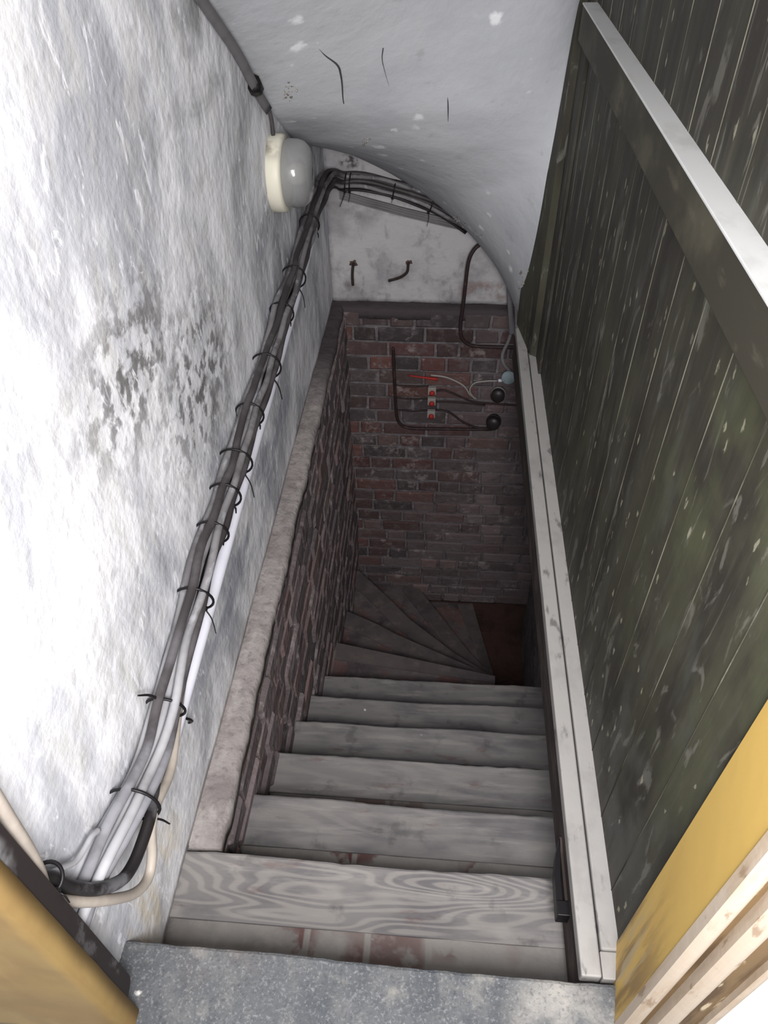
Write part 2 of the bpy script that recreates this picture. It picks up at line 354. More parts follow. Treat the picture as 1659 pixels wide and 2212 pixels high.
def brick_wall(org, u, v_, nrm, W, H, ch=.073, seed=1, dusty=lambda a, b: 0, jut=.005):
    rnd = random.Random(seed); org, u, v_, nrm = map(Vector, (org, u, v_, nrm)); bm = bmesh.new()
    cl = bm.loops.layers.float_color.new('Col')
    k = int(H / ch) + 1
    for r in range(k):
        z0 = r * ch; z1 = min(z0 + ch, H)
        if z1 - z0 < .02: continue
        x = -rnd.random() * .1
        while x < W:
            L_ = rnd.choice((.105, .11, .21, .215, .12)); a, b = max(x, 0), min(x + L_, W); x += L_
            if b - a < .02: continue
            g = .005; f = .006; d = rnd.uniform(-jut, jut); base = rnd.choice(BR); du_ = dusty((a + b) / 2, (z0 + z1) / 2)
            def P(s, t, h):
                q = org + u * s + v_ * t + nrm * h
                return bm.verts.new(q + Vector([noise.noise(q * 22 + Vector((m * 7, 0, seed))) * .004 for m in range(3)]))
            tl = rnd.uniform(-.002, .002)
            o4 = [P(a + g, z0 + g + tl, -.02), P(b - g, z0 + g, -.02), P(b - g, z1 - g - tl, -.02), P(a + g, z1 - g, -.02)]
            m4 = [P(a + g, z0 + g + tl, d - f), P(b - g, z0 + g, d - f), P(b - g, z1 - g - tl, d - f), P(a + g, z1 - g, d - f)]
            i4 = [P(a + g + f, z0 + g + f, d), P(b - g - f, z0 + g + f, d), P(b - g - f, z1 - g - f, d), P(a + g + f, z1 - g - f, d)]
            fs = [bm.faces.new(i4)]
            for A, B in ((o4, m4), (m4, i4)):
                for j in range(4): fs.append(bm.faces.new((A[j], A[(j + 1) % 4], B[(j + 1) % 4], B[j])))
            vr = rnd.uniform(.85, 1.15); dust = (124, 112, 113)
            col = [min(255, (c * (1 - du_) + e * du_) * vr) for c, e in zip(base, dust)]
            for f_ in fs:
                f_.material_index = 0
                for lp in f_.loops: lp[cl] = S(*col)
    slab(bm, org - nrm * .007, u, v_, nrm, W, H, .1, du=.03, amp=.005, fr=20, mi=1)
    bmesh.ops.recalc_face_normals(bm, faces=bm.faces[:])
    return bm

# ------------------------------------------------------------------ the setting
X, Y, Z = (1, 0, 0), (0, 1, 0), (0, 0, 1)
obj('wall_left', slab(bmesh.new(), (-.47, .25, -.205), Y, Z, X, 2.73, 2.5, .12, du=.025, amp=.005, fr=3, ragged=.012), wall_plaster, kind='structure')
obj('wall_back', slab(bmesh.new(), (-.47, 2.93, -.20), X, Z, (0, -1, 0), .85, .85, .12, du=.02, amp=.005, fr=5, seed=3, ragged=.006), back_plaster, kind='structure')
# brickwork below floor level, thicker than the plastered wall above it
bl = brick_wall((-.41, .60, -2.7), Y, Z, X, 2.30, 2.47, seed=5, jut=.007, dusty=lambda a, b: .6)
obj('wall_left_cellar', bl, [brick_m, mortar_dark], kind='structure')
bb = brick_wall((-.44, 2.87, -2.115), X, Z, (0, -1, 0), 1.03, 1.9, seed=11, jut=.003,
                dusty=lambda a, b: max(0, min(.75, (a - .25) * 1.1 + (1.2 - b) * .45)))
obj('wall_back_cellar', bb, [brick_m, mortar_dark], kind='structure')
obj('wall_back_footing', box(bmesh.new(), -.41, 1.0, 2.90, 3.0, -2.7, -2.115), footing_m, kind='structure')
# ledges where the thicker brickwork stops
def ledge_bm(p0, along, out, L_, Wd, th):
    p0, along, out = map(Vector, (p0, along, out)); bm = bmesh.new(); nu = int(L_ / .02); rows = []
    for i in range(nu + 1):
        s = L_ * i / nu; q = p0 + along * s
        e = Wd(s) + noise.noise(q * 6) * .008 + noise.noise(q * 26) * .004
        rows.append([bm.verts.new(q + out * a * e + Vector((0, 0, h + noise.noise(q * 11 + Vector((a * 3, 0, 0))) * .003)))
                     for a, h in ((-.4, 0), (0, 0), (.5, -.002), (.86, -.004), (1, -.012), (1, -th), (-.4, -th))])
    for A, B in zip(rows, rows[1:]):
        for j in range(7): bm.faces.new((A[j], A[(j + 1) % 7], B[(j + 1) % 7], B[j]))
    bm.faces.new(rows[0]); bm.faces.new(rows[-1][::-1]); bmesh.ops.recalc_face_normals(bm, faces=bm.faces[:])
    for f in bm.faces: f.smooth = True
    return bm
obj('trim_1', ledge_bm((-.468, .60, -.2), Y, X, 2.34, lambda s: .062 - .012 * s / 2.3, .05), ledge_m, kind='structure')
obj('trim_2', ledge_bm((-.47, 2.93, -.2), X, (0, -1, 0), .85, lambda s: .058, .05), ledge_m, kind='structure')

# underside of the winding stair above: a helicoid around the newel at the right
NX, NY = .325, 2.25
def itp(tab, t):
    if t <= tab[0][0]: (a, b), (c, d) = tab[0], tab[1]
    elif t >= tab[-1][0]: (a, b), (c, d) = tab[-2], tab[-1]
    else:
        for (a, b), (c, d) in zip(tab, tab[1:]):
            if a <= t <= c: break
    return b + (d - b) * (t - a) / (c - a)
GO = [(-88, 1.62), (-60, 1.36), (-38.7, 1.088), (-28, .97), (-18, .858), (-8.5, .75), (10, .61), (33.5, .476), (44.6, .40), (51.8, .331), (58.9, .255), (69, .141), (76.7, .048), (83.6, -.059), (90, -.15)]
GI = [(-88, 1.06), (-75, .99), (-59, .93), (-20, .77), (20, .64), (40, .56), (60, .33), (75, .08), (90, -.15)]
def soffit():
    bm = bmesh.new(); rows = []; na = 120; nr = 40
    for i in range(na + 1):
        ph = -88 + 178 * i / na; a = math.radians(ph); dx, dy = -math.cos(a), math.sin(a)
        rm = 1.3
        if dx < -1e-6: rm = min(rm, (-.474 - NX) / dx)
        if dy > 1e-6: rm = min(rm, (2.934 - NY) / dy)
        row = []
        for j in range(nr + 1):
            r = .015 + (rm - .015) * j / nr
            t = min(1, r / .42); t = t * t * (3 - 2 * t)
            z = itp(GO, ph) * t + itp(GI, ph) * (1 - t)
            p = Vector((NX + dx * r, NY + dy * r, z)); p.z += noise.noise(p * 4) * .006
            row.append(bm.verts.new(p))
        rows.append(row)
    for _ in range(1):
        pass
    for A, B in zip(rows, rows[1:]):
        for j in range(nr): bm.faces.new((A[j], A[j + 1], B[j + 1], B[j]))
    bmesh.ops.smooth_vert(bm, verts=[q for q in bm.verts if not q.is_boundary], factor=.5, use_axis_z=True)
    for _ in range(6): bmesh.ops.smooth_vert(bm, verts=[q for q in bm.verts if not q.is_boundary], factor=.5, use_axis_z=True)
    ext = bmesh.ops.extrude_face_region(bm, geom=bm.faces[:])
    for e in ext['geom']:
        if isinstance(e, bmesh.types.BMVert): e.co.z += .05
    bmesh.ops.recalc_face_normals(bm, faces=bm.faces[:])
    return bm
sof = obj('ceiling', soffit(), soffit_m, smooth=True, kind='structure')

# right side: boarded partition standing on two grey timbers at floor level
bm = bmesh.new(); gy = [.412, .498, .625, .756, .881, 1.008, 1.133, 1.26, 1.387, 1.514, 1.641, 1.768, 1.895, 2.022, 2.149, 2.20]
for a, b in zip(gy, gy[1:]): box(bm, .33, .35, a + .0006, b - .0006, .0, 2.1, bev=.0012)
for g_ in gy[1:-1]: tube(bm, [(.3302, g_, .002), (.3302, g_, 1.0), (.3302, g_, 2.09)], .0011, seg=6, sub=2, mi=1)
obj('wall_right', bm, [panel_m, bead_m], kind='structure')
bm = bmesh.new(); prism(bm, [(.303, 2.2), (.352, 2.17), (.40, 2.44), (.27, 2.41)], 0.0, 1.2)
obj('trim_3', bm, panel_m, kind='structure')
obj('trim_4', box(bmesh.new(), .322, .332, 2.085, 2.20, .0, 1.5, bev=.002), panel_m, kind='structure')
rl = thing('wall_rail', 'horizontal rail with pale top fixed high across the dark olive boards', 'rail')
obj('rail_board', board(.0, 1.0, 0, .034, -.077, 0, jit=.0).copy() if False else box(bmesh.new(), .297, .3305, .425, 2.085, .932, 1.004, bev=.002), rail_face_m, rl, label='dark olive face of the rail')
obj('rail_lit_top', box(bmesh.new(), .2955, .331, .425, 2.085, 1.0045, 1.0085, bev=.001), rail_top_m, rl, label='top surface of the rail, coloured pale for dust and light')  # thin sheet that carries the dusty, lit tone of the top
bm = bmesh.new(); prism(bm, [(.330, 2.42), (.36, 2.42), (.36, 2.93), (.318, 2.93)], -.2, .5)
obj('wall_right_plaster', bm, crumb_m, kind='structure')
obj('trim_5', box(bmesh.new(), .2655, .2975, .366, 2.40, -.03, 0, bev=.003), strip_m, kind='structure')
obj('trim_6', box(box(bmesh.new(), .3005, .334, .405, 2.235, -.03, .002, bev=.004), .2985, .327, .364, .404, -.03, .0, bev=.002), strip_m, kind='structure')
bm = bmesh.new(); prism(bm, [(.2655, 2.40), (.3, 2.40), (.33, 2.93), (.29, 2.93)], -.04, -.001)
obj('trim_7', bm, grey_plastic, kind='structure')
obj('floor_joist', box(bmesh.new(), .272, .42, .34, 2.44, -.16, -.031), joist_m, kind='structure')
obj('wall_right_cellar', box(bmesh.new(), .50, .58, .30, 1.72, -2.7, -.16), mortar_m, kind='structure')
obj('wall_right_lower', box(bmesh.new(), .582, .66, 1.72, 2.90, -2.7, -.16), mortar_m, kind='structure')
obj('floor_cellar', box(bmesh.new(), -.41, .58, 1.72, 2.9, -2.72, -2.42), footing_m, kind='structure')

# door opening: ochre jamb, moulded architrave and hall wall on the right; ochre post on the left
bm = bmesh.new(); prism(bm, [(.3265, .4165), (.308, .306), (.45, .306), (.45, .4165)], -.02, 2.1)
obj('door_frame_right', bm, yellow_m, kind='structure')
ar = [(.3075, .3050, .0, 0), (.3060, .296, 0, 0)]
def mould(name, x0, x1, y, m, yy=None):
    bm = bmesh.new(); k = 8; poly = [(x0, .3055)]
    for i in range(k + 1):
        t = i / k; poly.append((x0 + (x1 - x0) * t, y - (yy or .006) * math.sin(math.pi * t)))
    poly.append((x1, .3055)); prism(bm, poly, -.02, 2.1)
    for f in bm.faces: f.smooth = False
    return obj(name, bm, m, kind='structure')
mould('door_frame_bead', .3065, .328, .292, cream_m)
mould('door_frame_fillet', .328, .341, .297, brown_m, -.004)
mould('door_frame_ogee', .341, .366, .284, cream_m, .008)
mould('door_frame_band', .366, .398, .290, brown_m, .003)
mould('door_frame_edge', .398, .409, .282, cream_m, .002)
obj('wall_hall', box(bmesh.new(), .409, 1.2, .285, .306, -.02, 2.2), white_m, kind='structure')
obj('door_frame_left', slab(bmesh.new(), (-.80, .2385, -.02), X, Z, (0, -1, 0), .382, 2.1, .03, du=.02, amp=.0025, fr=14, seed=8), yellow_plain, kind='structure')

# landing
obj('floor', board(-.47, .335, -.35, .362, -.05, 0, jit=.004, seed=2), stone_m, kind='structure')
obj('floor_landing_riser', box(bmesh.new(), -.47, .272, .0, .345, -.2, -.051), mortar_m, kind='structure')

# ------------------------------------------------------------------ steps
NY_ = [.362 + .2216 * k for k in range(7)]
LAB = ['', 'first step below the landing with swirling wood grain and red brick at its back',
       'second step down with a row of worn red bricks along its edge',
       'third step down with a small patch of red brick and one black spot',
       'fourth step down, plain grey and scuffed dark at the middle',
       'fifth step down with two dark worn hollows left of centre',
       'lowest straight step, from whose front edge the turning steps fan out']
for k in range(1, 7):
    z = -.2 * k; y0, y1 = NY_[k - 1], NY_[k]; xl = -.476 if k == 1 else -.412
    t = thing('stair_step', LAB[k], 'stair step')
    obj('brick_tread', slab(bmesh.new(), (xl, y0 - .014, z - .004), X, (0, y1 - y0 - .002, 0), Z, .498 - xl, 1, .197, du=.02, amp=.003, fr=12, seed=k), tread_brick, t) if False else None
    bm = bmesh.new(); slab(bm, (xl, y0 - .016, z - .004), X, Y, Z, .498 - xl, y1 - y0, .196, du=.018, amp=.004, fr=12, seed=k)
    obj('brick_tread', bm, tread_brick, t)
    wd = [.0, .121, .118, .115, .115, .11, .11][k]
    obj('nosing_board', board(xl, .499, y1 - wd, y1 + .003, z - .032, z + .003, jit=.005, seed=k, sag=.002), wood_m[k - 1], t)
P6 = (.288, NY_[6]); OI = [(.288, NY_[6] - .016), (.300, 1.865), (.307, 2.00), (.33, 2.136), (.35, 2.272), (.37, 2.38)]
NL = [None, [(-.41, 1.997)], [(-.160, 2.215), (-.24, 2.262), (-.41, 2.34)], [(.138, 2.265), (-.105, 2.472), (-.221, 2.602), (-.41, 2.80)],
      [(.216, 2.438), (-.09, 2.895)], [(.256, 2.895)]]
ZW = [-1.2, -1.4, -1.6, -1.8, -2.0, -2.15]
WL = ['', 'first turning step, a dark wedge just beyond the lowest straight step', 'second turning step against the left brick wall',
      'third turning step reaching into the far left corner', 'fourth turning step against the back wall with a reddish patch',
      'last turning step, a narrow pinkish wedge beside the dark opening']
for k in range(1, 6):
    t = thing('winder_step', WL[k], 'stair step')
    prev = [(.288, NY_[6] - .016), (-.411, NY_[6] - .016)] if k == 1 else [OI[k - 1]] + NL[k - 1]
    cur = [OI[k]] + NL[k]
    poly = prev + ([(-.411, 2.895)] if k == 4 else []) + cur[::-1]
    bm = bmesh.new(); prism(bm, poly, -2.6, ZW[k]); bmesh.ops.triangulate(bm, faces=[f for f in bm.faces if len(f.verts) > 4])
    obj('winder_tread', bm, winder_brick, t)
    # nosing board along the far edge
    bm = bmesh.new(); wv = [Vector((x, y)) for x, y in cur]; inner = []
    for i, p in enumerate(wv):
        d = (wv[min(i + 1, len(wv) - 1)] - wv[max(i - 1, 0)]).normalized(); nn = Vector((d.y, -d.x))
        if nn.y > 0: nn = -nn
        if k == 5: nn = Vector((-1, -.15)).normalized()
        wdt = (.03 if i == 0 else .085)
        inner.append(p + nn * wdt)
    ov = [p + (p - q).normalized() * .006 for p, q in zip(wv, inner)]
    prism(bm, [tuple(p) for p in ov] + [tuple(p) for p in inner[::-1]], ZW[k] - .03, ZW[k] + .004)
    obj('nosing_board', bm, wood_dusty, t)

# ------------------------------------------------------------------ bulkhead lamp
lamp = thing('bulkhead_lamp', 'round wall lamp with cream ring and dusty grey glass dome', 'lamp')
c = (-.472, 2.05, .63)
obj('base_ring', lathe(bmesh.new(), [(0, .094), (.003, .098), (.034, .098), (.040, .094), (.041, .080)], c, X, 56), lamp_cream, lamp)
gp = [(.036, .083), (.050, .086), (.075, .085), (.090, .080), (.102, .068), (.109, .050), (.112, .025), (.113, .002)]
gi = [(h - .003, max(r - .003, .001)) for h, r in gp[::-1]]
obj('glass_dome', lathe(bmesh.new(), gp + gi, c, X, 56), glass_m, lamp)
obj('inner_reflector', lathe(bmesh.new(), [(.030, .078), (.036, .078), (.037, .02)], c, X, 40), lamp_cream, lamp)
bm = lathe(bmesh.new(), [(.038, .016), (.05, .018), (.06, .026), (.08, .028), (.092, .018), (.096, .002)], c, X, 24)
obj('bulb', bm, bulb_m, lamp)
# mini trunking along the ceiling corner that feeds the lamp
tr = thing('cable_trunking', 'dark grey trunking in the upper left corner leading down to the wall lamp', 'trunking')
obj('trunking_channel', tb([(-.458, 1.35, 1.235), (-.458, 1.595, 1.085), (-.458, 1.781, .972), (-.458, 1.911, .872), (-.458, 2.015, .800)], .0165, seg=4, sub=4, flat=.8), trunk_m, tr)
obj('black_tape', tb([(-.457, 1.895, .886), (-.457, 1.920, .866)], .019, seg=8, sub=2), tie_m, tr)
obj('feed_cable', tb([(-.458, 2.005, .808), (-.456, 2.03, .79), (-.456, 2.045, .76), (-.456, 2.045, .725)], .0055, seg=8), cable_dark, tr)

# ------------------------------------------------------------------ cable bundle along the left wall
LP = [(-.4585, .262, .262), (-.457, .30, .260), (-.452, .38, .256), (-.442, .488, .238), (-.440, .573, .222), (-.440, .663, .230), (-.440, .756, .247), (-.440, .861, .262),
      (-.440, .971, .284), (-.440, 1.094, .284), (-.440, 1.205, .290), (-.440, 1.331, .300), (-.440, 1.464, .305), (-.440, 1.609, .306), (-.440, 1.82, .326),
      (-.440, 2.071, .334), (-.440, 2.288, .352), (-.438, 2.52, .372), (-.434, 2.72, .362), (-.428, 2.84, .335), (-.400, 2.892, .305), (-.34, 2.902, .301),
      (-.275, 2.902, .294), (-.203, 2.900, .279), (-.114, 2.900, .252), (-.041, 2.900, .223), (.041, 2.902, .178), (.10, 2.905, .140)]
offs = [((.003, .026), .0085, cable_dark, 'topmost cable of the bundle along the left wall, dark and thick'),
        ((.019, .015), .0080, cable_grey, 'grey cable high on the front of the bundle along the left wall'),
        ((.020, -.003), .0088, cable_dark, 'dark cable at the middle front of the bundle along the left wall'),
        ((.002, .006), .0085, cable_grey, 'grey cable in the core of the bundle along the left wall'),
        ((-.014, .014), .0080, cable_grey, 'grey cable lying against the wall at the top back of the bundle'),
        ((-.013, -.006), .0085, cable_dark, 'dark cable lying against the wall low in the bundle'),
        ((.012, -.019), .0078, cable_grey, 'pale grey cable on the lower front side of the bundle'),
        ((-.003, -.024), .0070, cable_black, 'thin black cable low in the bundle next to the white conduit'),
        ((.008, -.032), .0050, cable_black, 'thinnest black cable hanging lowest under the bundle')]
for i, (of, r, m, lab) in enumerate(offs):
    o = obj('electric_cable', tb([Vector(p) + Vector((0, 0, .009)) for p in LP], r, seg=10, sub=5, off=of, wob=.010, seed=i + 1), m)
    o['label'] = lab; o['category'] = 'cable'; o['group'] = 'cables bundled along the left wall'
def tie(p, t, r, tail, lab):
    r *= 1.12
    p, t = Vector(p) + (Vector((0, 0, .006)) if r > .03 else Vector()), Vector(t).normalized(); u = t.orthogonal().normalized(); w_ = t.cross(u); bm = bmesh.new()
    tube(bm, [p + (u * math.cos(a) + w_ * math.sin(a)) * r for a in [2 * math.pi * j / 24 for j in range(24)]], .0026, seg=6, sub=0, closed=True)
    tail = Vector(tail); s = p + (tail - tail.dot(t) * t).normalized() * r
    e = s + tail
    T = thing('cable_tie', lab, 'cable tie', 'cable ties round the bundle')
    obj('tie_loop', bm, tie_m, T)
    bm = bmesh.new(); box(bm, -.005, .005, -.004, .004, -.004, .004, bev=.001); bmesh.ops.translate(bm, verts=bm.verts[:], vec=s)
    obj('tie_head', bm, tie_m, T)
    obj('tie_tail', tb([s, s.lerp(e, .5) + Vector((.004, 0, .006)), e], lambda q: .0032 - .0016 * q, seg=6, flat=.5), tie_m, T)
TL = [((-.440, .485, .228), (0, 1, -.1), .037, (.02, .012, -.045), 'widest black cable tie, nearest the doorway'),
      ((-.440, .655, .226), (0, 1, .1), .030, (-.01, -.03, .055), 'cable tie whose tail points up and left, above the short slot in the wall'),
      ((-.440, .868, .260), (0, 1, .12), .032, (.018, -.02, -.05), 'cable tie with a hooked tail crossing the white conduit, halfway up the bundle'),
      ((-.440, 1.020, .284), (0, 1, .1), .030, (.004, .004, -.012), 'thin cable tie just above the hooked tie that crosses the white conduit'),
      ((-.440, 1.130, .285), (0, 1, .06), .031, (.006, .0, -.02), 'stubby cable tie with a short knot, just below the broad tailed tie'),
      ((-.440, 1.235, .291), (0, 1, .1), .034, (.02, -.02, -.055), 'broad tailed cable tie hanging over the white conduit'),
      ((-.440, 1.395, .303), (0, 1, .06), .030, (.006, 0, -.014), 'cable tie with hardly any tail, between the two ties with long tails'),
      ((-.440, 1.600, .306), (0, 1, .06), .034, (.02, -.01, -.06), 'long tailed cable tie above the broad tailed one, at mid wall'),
      ((-.440, 1.835, .327), (0, 1, .08), .030, (.006, .0, -.012), 'cable tie where a second dark cable joins, below the curled one'),
      ((-.440, 2.040, .333), (0, 1, .06), .032, (.018, -.02, -.055), 'curled cable tie on the upper part of the left wall'),
      ((-.439, 2.36, .360), (0, 1, .09), .029, (.01, .0, -.018), 'cable tie just below the bend, under the wall lamp'),
      ((-.385, 2.895, .303), (1, 0, -.1), .030, (-.02, -.02, -.05), 'left one of the ties just past the corner of the back wall'),
      ((-.368, 2.897, .302), (1, 0, -.1), .030, (-.004, -.012, -.035), 'second tie past the corner, with a stub tail'),
      ((-.200, 2.898, .279), (1, 0, -.2), .029, (-.004, -.008, -.015), 'cable tie in the middle of the run across the back wall'),
      ((-.055, 2.898, .228), (1, 0, -.35), .032, (-.004, -.012, -.05), 'thick cable tie close under the curved ceiling')]
for a in TL: tie(*a)
# white conduit
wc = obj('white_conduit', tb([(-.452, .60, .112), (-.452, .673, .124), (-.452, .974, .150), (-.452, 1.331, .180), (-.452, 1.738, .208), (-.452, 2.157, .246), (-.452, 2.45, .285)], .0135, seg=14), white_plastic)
wc['label'] = 'smooth white plastic conduit running just below the cable bundle'; wc['category'] = 'conduit'
bc = obj('beige_cable', tb([(-.436, .74, .212), (-.428, .66, .196), (-.418, .586, .184), (-.414, .546, .192), (-.412, .494, .213), (-.412, .463, .204), (-.412, .438, .164), (-.412, .408, .152), (-.414, .374, .186),
    (-.422, .340, .258), (-.436, .313, .328), (-.446, .29, .40), (-.450, .26, .46)], .0078, seg=12), beige_m)
bc['label'] = 'beige cable hanging in the lowest loop, ending behind the black post'; bc['category'] = 'cable'
kc = obj('black_cable', tb([(-.424, .53, .215), (-.418, .50, .216), (-.412, .473, .222), (-.412, .439, .222), (-.414, .400, .226), (-.418, .369, .246), (-.428, .339, .298), (-.440, .322, .352), (-.447, .314, .403), (-.449, .29, .455)], .0092, seg=12), cable_black)
kc['label'] = 'thick black cable looping above the beige one and behind the black post'; kc['category'] = 'cable'
uc = obj('beige_riser_cable', tb([(-.436, .330, .74), (-.434, .316, .605), (-.432, .310, .557), (-.432, .306, .508), (-.436, .303, .46), (-.443, .301, .42)], .0085, seg=12), beige_m)
uc['label'] = 'beige cable rising beside the black post at the left edge'; uc['category'] = 'cable'
tc_ = obj('thin_cable', tb([(-.455, .312, .405), (-.452, .338, .366), (-.452, .359, .334), (-.452, .381, .320), (-.452, .401, .312), (-.452, .417, .297)], .0042, seg=8), cable_grey)
tc_['label'] = 'thin grey cable branching up from the tied knot by the black post'; tc_['category'] = 'cable'
tie((-.443, .309, .412), (0, .35, -1), .017, (.012, -.004, -.02), 'small black clip binding the cables beside the black post')

# black post at the left of the doorway
def post():
    bm = bmesh.new(); prof = []
    for i in range(13):
        a = math.pi * i / 12; prof.append((.267 - .027 * math.cos(a), .085 - .020 * math.sin(a)))
    prof = [(.240, 2.1)] + prof + [(.294, 2.1)]
    A = [bm.verts.new((-.420, y, z)) for y, z in prof]; B = [bm.verts.new((-.4355, y, z)) for y, z in prof]; k = len(prof)
    bm.faces.new(A); bm.faces.new(B[::-1])
    for i in range(k): bm.faces.new((A[i], A[(i + 1) % k], B[(i + 1) % k], B[i]))
    bmesh.ops.recalc_face_normals(bm, faces=bm.faces[:])
    return bm
po = obj('black_post', post(), black_bar_m); po['label'] = 'black painted strip with a rounded bottom end, beside the ochre frame'; po['category'] = 'door trim'
# short slot hook in the left wall
hk = obj('wall_spike', tb([(-.475, .720, .088), (-.455, .722, .086), (-.452, .738, .05), (-.462, .742, .035)], .0028, seg=6), tie_m)
hk['label'] = 'short thin dark spike on the left plaster, below the end of the white conduit'; hk['category'] = 'spike'

# ------------------------------------------------------------------ back wall fittings
rb = thing('ribbed_trunking', 'flat pale ribbed trunking sloping under the black cables on the back wall', 'trunking')
def strip(pts, off0, off1, m, name, parent, d=.008):
    bm = bmesh.new(); fr = []; bk = []
    a0 = [Vector(p) + Vector((0, 0, off0)) for p in pts]; a1 = [Vector(p) + Vector((0, 0, off1)) for p in pts]
    for p, q in zip(a0, a1):
        fr.append([bm.verts.new(x) for x in (p, q, q + Vector((0, d, 0)), p + Vector((0, d, 0)))])
    for A, B in zip(fr, fr[1:]):
        for j in range(4): bm.faces.new((A[j], A[(j + 1) % 4], B[(j + 1) % 4], B[j]))
    bm.faces.new(fr[0]); bm.faces.new(fr[-1][::-1]); bmesh.ops.recalc_face_normals(bm, faces=bm.faces[:])
    return obj(name, bm, m, parent)
rp = [(-.415, 2.918, .258), (-.168, 2.918, .195), (.072, 2.918, .142)]
strip(rp, -.022, .012, trunk_m, 'trunking_back', rb)
for i, q in enumerate((-.018, -.008, .002, .010)):
    strip([(x, y - .003, z) for x, y, z in rp], q - .0015, q + .0015, grey_plastic, 'rib', rb, .004)
def iron(name, pts, r, lab, cat, st):
    T = thing(name, lab, cat)
    obj('shaft', tb(pts, r, seg=10), rust_m, T)
    bm = bmesh.new(); k = 22; c_ = bm.verts.new((st[0], 2.921, st[1])); ring = []
    for j in range(k):
        a = 2 * math.pi * j / k; rr = .012 + .009 * noise.noise(Vector((math.cos(a) * 2, math.sin(a) * 2, st[0] * 9)))
        ring.append(bm.verts.new((st[0] + rr * math.cos(a) * 1.3, 2.9235, st[1] + rr * math.sin(a))))
    for j in range(k): bm.faces.new((c_, ring[j], ring[(j + 1) % k]))
    obj('rust_collar', bm, stain_m, T, label='rusty ring where the iron enters the plaster')
iron('iron_peg', [(-.372, 2.935, -.024), (-.372, 2.905, -.026), (-.373, 2.880, -.036), (-.372, 2.862, -.050)] if False else [(-.371, 2.935, -.026), (-.372, 2.90, -.030), (-.374, 2.885, -.060), (-.374, 2.885, -.105)], .0058,
     'straight rusty iron peg hanging down on the back plaster', 'peg', (-.371, -.028))
iron('bent_iron_peg', [(-.143, 2.935, -.018), (-.144, 2.905, -.022), (-.148, 2.89, -.045), (-.176, 2.885, -.066), (-.224, 2.88, -.080)], .0055,
     'bent rusty iron peg pointing left on the back plaster', 'peg', (-.143, -.020))
lo = obj('dark_pipe', tb([(.162, 2.915, .106), (.158, 2.875, .100), (.120, 2.866, .069), (.100, 2.858, .020), (.094, 2.852, -.069), (.089, 2.845, -.172), (.084, 2.845, -.258), (.094, 2.845, -.318), (.136, 2.85, -.354), (.221, 2.855, -.362), (.33, 2.857, -.362)], .0078, seg=10), pipe_dark)
lo['label'] = 'dark pipe curving out of the ceiling edge and down over the ledge to the right'; lo['category'] = 'pipe'
pb = obj('dark_pipe', tb([(-.205, 2.852, -.380), (-.203, 2.848, -.397), (-.198, 2.845, -.553), (-.189, 2.845, -.733), (-.171, 2.845, -.786), (-.126, 2.845, -.809), (-.005, 2.845, -.808), (.262, 2.845, -.800)], .0072, seg=10), pipe_dark)
pb['label'] = 'dark L-shaped pipe on the brick wall, left of the red connectors'; pb['category'] = 'pipe'
# red connectors and their wires
cl = ['topmost of the three small red cable clamps on the brick wall', 'middle one of the three small red cable clamps', 'lowest of the three small red cable clamps']
for i, z in enumerate((-.592, -.650, -.722)):
    T = thing('cable_clamp', cl[i], 'clamp', 'red cable clamps on the brick wall')
    bm = box(bmesh.new(), -.046, -.008, 2.836, 2.858, z - .018, z + .020, bev=.003); obj('clamp_plate', bm, wire_m, T)
    obj('red_insert', lathe(bmesh.new(), [(0, .013), (.006, .013), (.012, .009), (.014, .002)], (-.026, 2.837, z - .006), (0, -1, 0), 14), red_m, T)
wl = ['dark wire running from the L-shaped pipe to the topmost clamp', 'dark wire running from the L-shaped pipe to the middle clamp', 'dark wire running from the L-shaped pipe to the lowest clamp']
for i, z in enumerate((-.572, -.640, -.709)):
    o = obj('thin_wire', tb([(-.198, 2.850, z), (-.12, 2.848, z - .003), (-.044, 2.846, z + .004)], .0038, seg=8), pipe_dark); o['label'] = wl[i]; o['category'] = 'wire'; o['group'] = 'wires to the red clamps'
rs = obj('red_sleeve', tb([(-.135, 2.845, -.514), (-.06, 2.84, -.520), (-.004, 2.842, -.527)], lambda q: .003 + .0045 * q, seg=10), red_m); rs['label'] = 'red sleeve lying above the three red clamps'; rs['category'] = 'sleeve'
def wire(name, pts, r, m, lab):
    o = obj(name, tb(pts, r, seg=8), m); o['label'] = lab; o['category'] = 'wire'
wire('pale_wire', [(-.036, 2.84, -.505), (.037, 2.84, -.515), (.112, 2.84, -.554), (.146, 2.84, -.602), (.178, 2.845, -.630)], .0042, wire_m, 'pale wire drooping right from the red sleeve')
wire('pale_wire', [(.171, 2.838, -.627), (.144, 2.834, -.580), (.160, 2.834, -.538), (.213, 2.834, -.524), (.262, 2.834, -.521)], .0038, wire_m, 'pale wire curling up to the round junction box')
wire('dark_wire', [(-.008, 2.842, -.590), (.03, 2.842, -.586), (.083, 2.842, -.607), (.159, 2.842, -.642), (.244, 2.845, -.652), (.38, 2.85, -.660)], .0045, pipe_dark, 'dark wire from the topmost clamp to the upper black cap')
wire('dark_wire', [(-.008, 2.842, -.650), (.06, 2.842, -.648), (.15, 2.84, -.652), (.22, 2.845, -.662)], .0042, pipe_dark, 'dark wire from the middle clamp joining the one above')
wire('dark_wire', [(-.006, 2.842, -.696), (.056, 2.842, -.706), (.124, 2.842, -.760), (.191, 2.842, -.790), (.245, 2.845, -.793)], .0048, pipe_dark, 'dark wire from the lowest clamp to the lower black cap')
